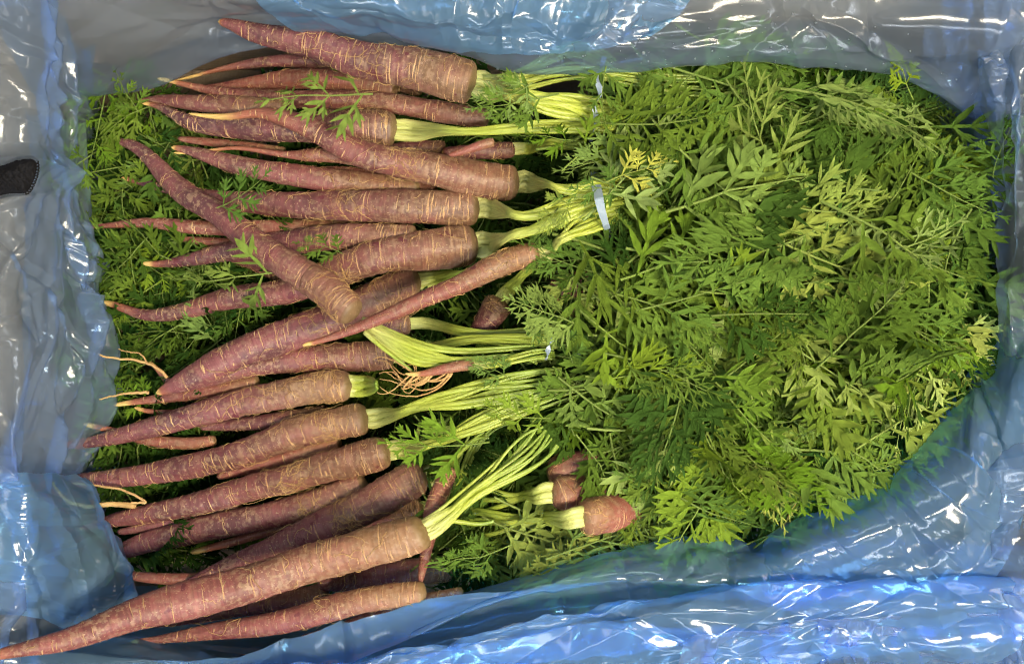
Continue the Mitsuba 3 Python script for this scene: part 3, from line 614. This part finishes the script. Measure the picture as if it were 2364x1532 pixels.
rootlet(pale, [(385, 872), (352, 842), (338, 836), (280, 828), (226, 816)], (-.045, -.03), 4.5, 2.2, name='thread'); rootlet(pale, [(338, 836), (330, 822), (300, 812), (272, 806)], (-.03, -.03), 2.2, 1.2, name='thread')
k = thing('root_thread', 'pale thread of root on the leaves beside the purple brown carrot tip', 'root'); rootlet(k, [(345, 905), (320, 906), (270, 912), (228, 922)], (-.03, -.028), 4, 1.4, name='thread')
k = thing('root_thread', 'lone pale thread of root lying on the leaves at the near right', 'root')
rootlet(k, [(1805, 1078), (1848, 1098), (1862, 1130), (1838, 1160), (1815, 1205), (1800, 1225)], (.022, .018), 2.3, 1.4, name='thread')

k = thing('leaf_stalk', 'pale leaf stalks spreading right from under the crown of the diagonal carrot', 'leaf stalk')
for q_ in range(8):
    o = (q_ - 3.5) / 3.5
    pts_ = np.array([(846 + 10 * o, 752 + 16 * o, -.008), (900 - 12 * o, 786 + 17 * o, -.003 + rng.normal(0, .002)), (980 - 40 * o, 822 + 20 * o, .001), (1090, 832 + 24 * o + rng.normal(0, 7), .001 + rng.normal(0, .002)), (1240, 822 + 24 * o, -.006)])
    if q_ == 7: pts_ = np.array([(842, 766, -.004), (880, 800, .0), (918, 830, .0), (956, 860, -.002)])
    c_ = curve(pts_, 30); c_ = P(c_[:, 0], c_[:, 1], c_[:, 2])
    v_, f_, u_ = tube(c_, 5.4 * S * np.interp(np.linspace(0, 1, 30), [0, .1, .4, 1], [1.2, 1.15, .9, .6]), 9, flat=.8)
    u_[:, 1] += int(rng.integers(1, 5)); add(k + '__stalk', (v_, f_), 'stalk_skin', smooth=True, uv=u_)

# ------------------------------------------------------------------ ties
def tie(label, pts, z, r):
    k = thing('twist_tie', label, 'tie')
    c = curve(np.asarray(pts, float), 60)
    c = P(c[:, 0], c[:, 1], np.interp(np.linspace(0, 1, 60), np.linspace(0, 1, len(z)), z))
    t, a, b = frames(c)
    th = np.linspace(0, 9 if r < 7 else 1.2, 60); w = r * S
    sd = np.cos(th)[:, None] * a + np.sin(th)[:, None] * .5 * b; nn = np.cross(t, sd)
    V = np.stack([c - sd * w + nn * .0002, c + nn * .0006, c + sd * w + nn * .0002, c - nn * .0004], 1)
    V = np.concatenate([V, V[:, :1]], 1)
    add(k + '__band', (V.reshape(-1, 3), skin_grid(60, 5)), 'tie_foil', smooth=30)


tie('grey blue twisted tie round the far bunch', [(1394, 132), (1386, 160), (1380, 190), (1386, 215), (1372, 245), (1376, 275), (1368, 310), (1366, 326)], (-.01, .012, .028, .032, .029, .026, .016, -.01), 6.5)
tie('pale blue flat tie round the middle bunch', [(1372, 398), (1376, 425), (1382, 455), (1390, 490), (1400, 522), (1406, 548)], (-.01, .018, .031, .031, .026, -.006), 11)
tie('blue tie half hidden by leaves at the centre', [(1290, 762), (1276, 780), (1266, 805), (1262, 830)], (.008, .014, .014, .0), 6)
tie('short white tie right of the half hidden blue tie', [(1322, 764), (1328, 785), (1334, 805), (1336, 822)], (.006, .014, .014, .0), 8)

# ------------------------------------------------------------------ leaves
def blade(base, ang, L, W, roll=0.0):
    """One pointed lobe of a leaf: three vertices across, folded along its rib."""
    st, wd = np.array([0, .40, .72]), np.array([.36, 1, .64]) * W / 2
    d, s = np.array([math.cos(ang), math.sin(ang)]), np.array([-math.sin(ang), math.cos(ang)])
    v = []
    for t, x in zip(st, wd):
        c = base + d * L * t
        v += [[*(c + s * x), 0.16 * W + roll * x], [*c, 0], [*(c - s * x), 0.16 * W - roll * x]]
    v.append([*(base + d * L), .05 * W])
    f = []
    for i in range(2):
        for j in range(2):
            a = i * 3 + j; f += [[a, a + 3, a + 1], [a + 1, a + 3, a + 4]]
    f += [[6, 9, 7], [7, 9, 8]]
    return np.array(v), np.array(f), np.zeros((10, 2))


def make_leaf(g, pairs=6, bare=.22, wide=1.0, fine=1.0):
    parts = []

    def pinna(base, ang, lp, n):
        d = np.array([math.cos(ang), math.sin(ang)])
        parts.append(blade(base, ang, lp * .8, lp * .065 * wide))
        parts.append(blade(base + d * lp * .52, ang + g.normal(0, .06), lp * .50, lp * .14 * wide))
        for i in range(n):
            q = .26 + .46 * i / max(1, n - 1) if n > 1 else .45
            for sg in (-1, 1):
                a = ang + sg * (.74 - .18 * i / max(1, n) + g.normal(0, .08)); ll = lp * (.50 - .20 * i / max(1, n)) * g.uniform(.85, 1.15)
                b = base + d * lp * (q + g.normal(0, .015))
                parts.append(blade(b, a, ll, ll * .205 * wide * g.uniform(.8, 1.15), g.normal(0, .5)))
                if ll > .10 * fine and g.uniform() < .22:
                    e = np.array([math.cos(a), math.sin(a)])
                    parts.append(blade(b + e * ll * .30, a - sg * .55 + g.normal(0, .1), ll * .50, ll * .15 * wide, g.normal(0, .4)))
                    parts.append(blade(b + e * ll * .34, a + sg * .55 + g.normal(0, .1), ll * .44, ll * .14 * wide, g.normal(0, .4)))
    for i in range(pairs):
        t = bare + (.90 - bare) * (i / pairs) ** .92
        lp = (.40 * (1 - t) ** .75 + .08) * g.uniform(.85, 1.15)
        for sg in (-1, 1):
            if g.uniform() < .07: continue
            pinna(np.array([t + g.normal(0, .012), 0.]), sg * (.98 - .42 * t + g.normal(0, .1)), lp, 3 if lp > .27 else 2 if lp > .13 else 1)
    pinna(np.array([.84, 0.]), g.normal(0, .06), .19, 2)
    x = np.linspace(0, .9, 8)
    v, f, uv = tube(np.stack([x, 0 * x, 0 * x - .004], 1), np.linspace(.0105, .004, 8), 5)
    parts.append((v, f, np.stack([0 * uv[:, 0], 0 * uv[:, 0] + 1], 1)))
    return join(parts)


LEAVES = [make_leaf(np.random.default_rng(100 + i), pairs=int(4 + i % 3), bare=(.12, .26, .2)[i % 3], wide=(1.0, 1.25, .85, 1.1)[i % 4]) for i in range(12)]
SMALL = [make_leaf(np.random.default_rng(200 + i), pairs=int(3 + i % 2), bare=(.1, .25)[i % 2], wide=1.1) for i in range(6)]


def leaf(px, py, z, yaw, L, g, tone=None, kind=0, proto=None, droop=None, pitch=None, roll=None):
    """A copy of a leaf, bent and twisted: base at plan (px, py), growing along yaw (degrees, 0 = right, 90 = away)."""
    v, f, uv = (LEAVES if proto is None else proto)[g.integers(len(LEAVES if proto is None else proto))]
    x, y, zz = v[:, 0], v[:, 1].copy(), v[:, 2].copy()
    if g.uniform() < .5: y = -y
    dr_ = g.uniform(-.05, .34) if droop is None else droop
    zz = zz - dr_ * x ** 2 - g.uniform(-.15, .55) * np.abs(y) ** 1.5 + .050 * (meshkit.noise(np.stack([x * 5, y * 5, x * 0 + g.uniform(0, 99)], 1)) - .5) * 2
    y = y + g.uniform(-.34, .34) * x ** 2
    tw = g.normal(0, .7) * x + (g.normal(0, .28) if roll is None else roll)
    y, zz = y * np.cos(tw) - zz * np.sin(tw), y * np.sin(tw) + zz * np.cos(tw)
    pt = g.normal(0.05, .16) if pitch is None else pitch
    x, zz = x * math.cos(pt) - zz * math.sin(pt), x * math.sin(pt) + zz * math.cos(pt)
    a = math.radians(yaw)
    q = np.stack([x * math.cos(a) - y * math.sin(a), x * math.sin(a) + y * math.cos(a), zz], 1) * L * S
    t = np.clip(g.beta(2.2, 2.2) if tone is None else tone, .01, .98)
    u = uv.copy(); u[:, 0] = kind + t
    return q + P(px, py, z), f, u


# leaves form the right half of the pile, heaped highest in the middle
HEAP = Polygon([(1400, 330), (1420, 240), (1560, 160), (1850, 160), (2060, 190), (2200, 250), (2250, 380), (2295, 560), (2300, 800), (2245, 920), (2190, 1015), (2090, 1120), (1940, 1195), (1790, 1255), (1700, 1282), (1560, 1275), (1400, 1300), (1280, 1300), (1150, 1330),
                (1090, 1310), (1080, 1240), (1200, 1220), (1390, 1255), (1470, 1255), (1440, 1130), (1300, 1010), (1260, 930), (1380, 840), (1450, 760), (1420, 640), (1480, 500), (1440, 400)])


def heap_z(px, py):
    a = 1 - ((px - 1830) / 620) ** 2; b = 1 - ((py - 720) / 640) ** 2
    return -.030 + .058 * np.clip(a, 0, 1) ** .7 * np.clip(b, 0, 1) ** .7


def flow(px, py, g):
    """Which way the leaves lie: to the right, fanning out to the rims."""
    base = 0 + 22 * np.clip((766 - py) / 500, -1.6, 1.2)
    if px < 1750 and py > 850: base -= 40
    if px > 2120: base += (-60 if py > 380 else 40)
    return base + g.normal(0, 34) + (180 if g.uniform() < .10 else 0)


def scatter(poly, n, g, zf, lo, hi, keep=.9, protos=None, tone=None, yaw=None, kind=None, lift=(0, 0), gap=0):
    """Leaves strewn over a plan polygon; a leaf whose tip would cross the outline is turned or left out."""
    pr = prepared.prep(poly); x0, y0, x1, y1 = poly.bounds; made = []; spots = []
    tries = 0
    while len(made) < n and tries < n * 30:
        tries += 1
        x, y = g.uniform(x0, x1), g.uniform(y0, y1)
        if not pr.contains(Point(x, y)): continue
        if gap and spots and min((x - a) ** 2 + (y - b) ** 2 for a, b in spots) < gap * gap: continue
        L = g.uniform(lo, hi); w = flow(x, y, g) if yaw is None else yaw(x, y, g)
        cx, sy = math.cos(math.radians(w)), math.sin(math.radians(w))
        bx, by = x - .5 * L * cx, y + .5 * L * sy; ex, ey = x + .5 * L * cx, y - .5 * L * sy
        if not (pr.contains(Point(bx, by)) or bx < max(x0 + 120, 1560 if yaw is None else 0)) or not pr.contains(Point(ex, ey)): continue
        t = tone(g) if tone else None
        kd = kind(g) if kind else (1 if g.uniform() < .13 else 0)
        t = float(g.beta(2.2, 2.2)) if t is None else t
        made.append((leaf(bx, by, zf(x, y) + g.uniform(*lift), w, L, g, tone=t, kind=kd, proto=protos), (x, y, t, kd, w)))
        spots.append((x, y))
    return made


def stuff(name, label, made):
    k = thing(name, label, 'leaves', kind='stuff')
    v, f, u = join([m[0] for m in made]); add(k, (v, f), 'leaf_skin', smooth=True, uv=u)
    return k


g = np.random.default_rng(31)
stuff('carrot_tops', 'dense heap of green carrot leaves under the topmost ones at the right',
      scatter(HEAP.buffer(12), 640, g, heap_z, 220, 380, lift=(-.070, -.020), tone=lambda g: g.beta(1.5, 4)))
UNDER = Polygon([(140, 470), (150, 330), (250, 225), (420, 210), (620, 200), (900, 200), (1200, 170), (1560, 170), (1560, 1290), (1100, 1340), (900, 1400), (560, 1420), (330, 1400), (280, 1310), (150, 1180), (150, 1050), (190, 900), (150, 640)])
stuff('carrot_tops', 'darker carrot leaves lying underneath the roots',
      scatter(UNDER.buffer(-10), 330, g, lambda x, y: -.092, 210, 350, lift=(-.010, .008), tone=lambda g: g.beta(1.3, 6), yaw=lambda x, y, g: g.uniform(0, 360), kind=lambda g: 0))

GAPS = Polygon([(1000, 1000), (1200, 1010), (1420, 1010), (1440, 1230), (1300, 1320), (1080, 1330), (1010, 1240)])
stuff('carrot_tops', 'carrot leaves filling the hollow between the largest carrot and the round crowns',
      scatter(GAPS, 90, g, lambda x, y: -.045, 150, 260, lift=(-.02, .012), tone=lambda g: g.beta(1.8, 3), yaw=lambda x, y, g: g.uniform(0, 360), kind=lambda g: 0, protos=LEAVES + SMALL))
RIMS = Polygon([(1900, 175), (2060, 185), (2210, 250), (2260, 380), (2300, 560), (2310, 800), (2240, 900), (2180, 700), (2150, 420), (2000, 290)])
stuff('carrot_tops', 'carrot leaves tucked along the film at the right rim of the heap',
      scatter(RIMS.buffer(14), 130, g, lambda x, y: -.028, 120, 230, lift=(-.02, .012), tone=lambda g: g.beta(1.8, 3), yaw=lambda x, y, g: g.uniform(0, 360), kind=lambda g: 0, protos=LEAVES + SMALL))

LEFT = Polygon([(150, 470), (160, 330), (255, 235), (400, 225), (470, 330), (560, 400), (620, 600), (640, 800), (380, 900), (300, 960), (200, 1010), (200, 880), (165, 720)])

def region(x, y):
    side = 'far' if y < 480 else 'near' if y > 960 else 'middle'
    if x > 2080: return f'against the right wall, {side} part'
    if x < 1560: return f'at the {side} stalk side of the heap'
    return f'in the {side} part of the heap, ' + ('left side' if x < 1800 else 'right side')


def hue(t, kd):
    return 'bright fresh green' if kd == 1 else 'yellowed' if kd == 2 else 'dull dark green' if t < .36 else 'pale grey green' if t > .66 else 'mid green'


WAYS = ('right', 'up right', 'up', 'up left', 'left', 'down left', 'down', 'down right')


def leaves_of(made, where):
    """Each leaf a thing of its own; those that look alike and lie alike share a label and a group."""
    told = [f'{hue(t, kd)} leaf {where(x, y)}, tip {WAYS[int(((w + 22.5) % 360) // 45)]}' for m, (x, y, t, kd, w) in made]
    for (m, info), lab in zip(made, told):
        k = thing('carrot_leaf', lab, 'leaf', lab if told.count(lab) > 1 else None)
        add(k, (m[0], m[1]), 'leaf_skin', smooth=True, uv=m[2])


leaves_of(scatter(HEAP.buffer(20), 215, g, heap_z, 220, 400, lift=(-.008, .020), tone=lambda g: g.beta(2.1, 2.1), gap=30), region)
leaves_of(scatter(LEFT.buffer(22), 74, g, lambda x, y: -.072, 150, 240, protos=SMALL, lift=(-.008, .010), tone=lambda g: g.beta(1.6, 3.4), yaw=lambda x, y, g: g.normal(200, 90), kind=lambda g: 1 if g.uniform() < .1 else 0, gap=36),
          lambda x, y: 'among root tips, ' + ('far left' if y < 460 else 'near left' if y > 700 else 'middle left') + (', by the film' if x < 300 else ''))
STALKS = Polygon([(1120, 170), (1440, 170), (1460, 560), (1440, 960), (1250, 1010), (1060, 860), (1180, 620)])
leaves_of(scatter(STALKS, 9, g, lambda x, y: .024 if y < 520 else .012, 100, 150, lift=(-.004, .006), tone=lambda g: g.beta(2.2, 2.4), yaw=lambda x, y, g: g.normal(200, 60), protos=SMALL, gap=60),
          lambda x, y: 'loose on stalks of the ' + ('far bunch' if y < 330 else 'middle bunch' if y < 620 else 'near bunches'))


def special(label, *a, **kw):
    k = thing('carrot_leaf', label, 'leaf'); v, f, u = leaf(*a, g, **kw); add(k, (v, f), 'leaf_skin', smooth=True, uv=u)


special('pale green leaf lying across the far roots', 860, 215, .0, 178, 260, tone=.7, proto=SMALL, pitch=0, roll=0, droop=.02)
special('green leaf drooping over the shoulder beside the yellow stalks', 1290, 215, .034, 196, 190, tone=.5, proto=SMALL, pitch=-.02, roll=0, droop=.05)
special('grey green leaf lying on the topmost crown stalks', 1230, 190, .036, 215, 150, tone=.75, proto=SMALL, pitch=0, roll=0)
special('leaf hanging beside the twisted tie of the far bunch', 1400, 150, .036, 255, 150, tone=.5, proto=SMALL, pitch=0, roll=0)
special('yellowed leaf sprig above the middle tie', 1400, 420, .034, 25, 160, tone=.5, kind=2, proto=SMALL, pitch=.05, roll=0)
special('leaf sprig on the broad straight carrot', 500, 480, -.01, 20, 150, tone=.35, proto=SMALL, pitch=.05, roll=.1)
special('pale leaf sprig below the tan root', 640, 628, -.02, 186, 260, tone=.7, proto=SMALL, pitch=0, roll=0, droop=.03)
special('small leaf sprig on the tan root', 790, 585, .0, 150, 110, tone=.4, proto=SMALL, pitch=0, roll=0)
special('bright leaf spread over the stalks of the forked carrot', 1130, 1020, .022, 190, 240, kind=1, tone=.5, proto=SMALL, pitch=0, roll=0, droop=.05)
special('yellow green leaf right of the bright one on the stalks', 1270, 965, .016, 185, 170, kind=1, tone=.9, proto=SMALL, pitch=0, roll=0)
special('leaf sprig standing up against the back film', 2110, 230, .03, 118, 150, kind=1, tone=.6, proto=SMALL, pitch=.1, roll=0, droop=0)
special('leaf sprig sticking out over the right film', 2290, 410, .03, 80, 150, kind=0, tone=.35, proto=SMALL, pitch=.1, roll=0, droop=0)
special('large pale leaf drooping at the right end of the heap', 2215, 730, .03, 290, 210, tone=.95, proto=SMALL, pitch=-.05, roll=0, droop=.1)
special('pale leaf pointing down left near the right end', 2150, 830, .032, 235, 220, tone=.95, proto=SMALL, pitch=-.05, roll=0, droop=.1)
special('green leaf against the far left wall', 320, 260, -.03, 120, 120, tone=.4, proto=SMALL, pitch=.2, roll=0)
special('leaf reaching over the film at the left edge', 210, 360, -.03, 215, 160, tone=.5, proto=SMALL, pitch=0, roll=0)
for lab, x, y, w, L in (('leaf lying over the dark red root right of centre', 1420, 640, 170, 240), ('leaf hanging in front of the slender carrot crown', 1350, 585, 255, 190), ('leaf lying below the crown of the largest carrot', 1180, 1255, 200, 200),
                        ('leaf reaching down over the lowest round crown', 1680, 1160, 178, 260), ('leaf leaning over the middle round crown from the heap', 1600, 1060, 205, 240), 
                        ('long leaf lying along the near film below the round crowns', 1260, 1290, 20, 300), ('leaf pointing left along the near film', 1500, 1290, 175, 300),
                        ('leaf pointing down left at the left margin of the heap', 1560, 960, 205, 280), ('leaf lying over the stalks of the forked carrot bunch', 1430, 880, 195, 260),
                        ('leaf above the two small centre ties', 1360, 760, 160, 220), ('leaf between the far tie and the yellowed sprig', 1480, 340, 200, 200), ('leaf spread right of the twisted tie of the far bunch', 1520, 230, 190, 240),
                        ('leaf spread below the pale blue tie of the middle bunch', 1490, 560, 200, 240), ('small leaf hanging over the stalks of the middle bunch', 1290, 480, 240, 110), ('leaf right of the pale blue tie pointing right', 1600, 480, 10, 330),
                        ):
    special(lab, x, y, .014 if y < 1000 else .012, w, L, tone=float(g.uniform(.35, .8)))
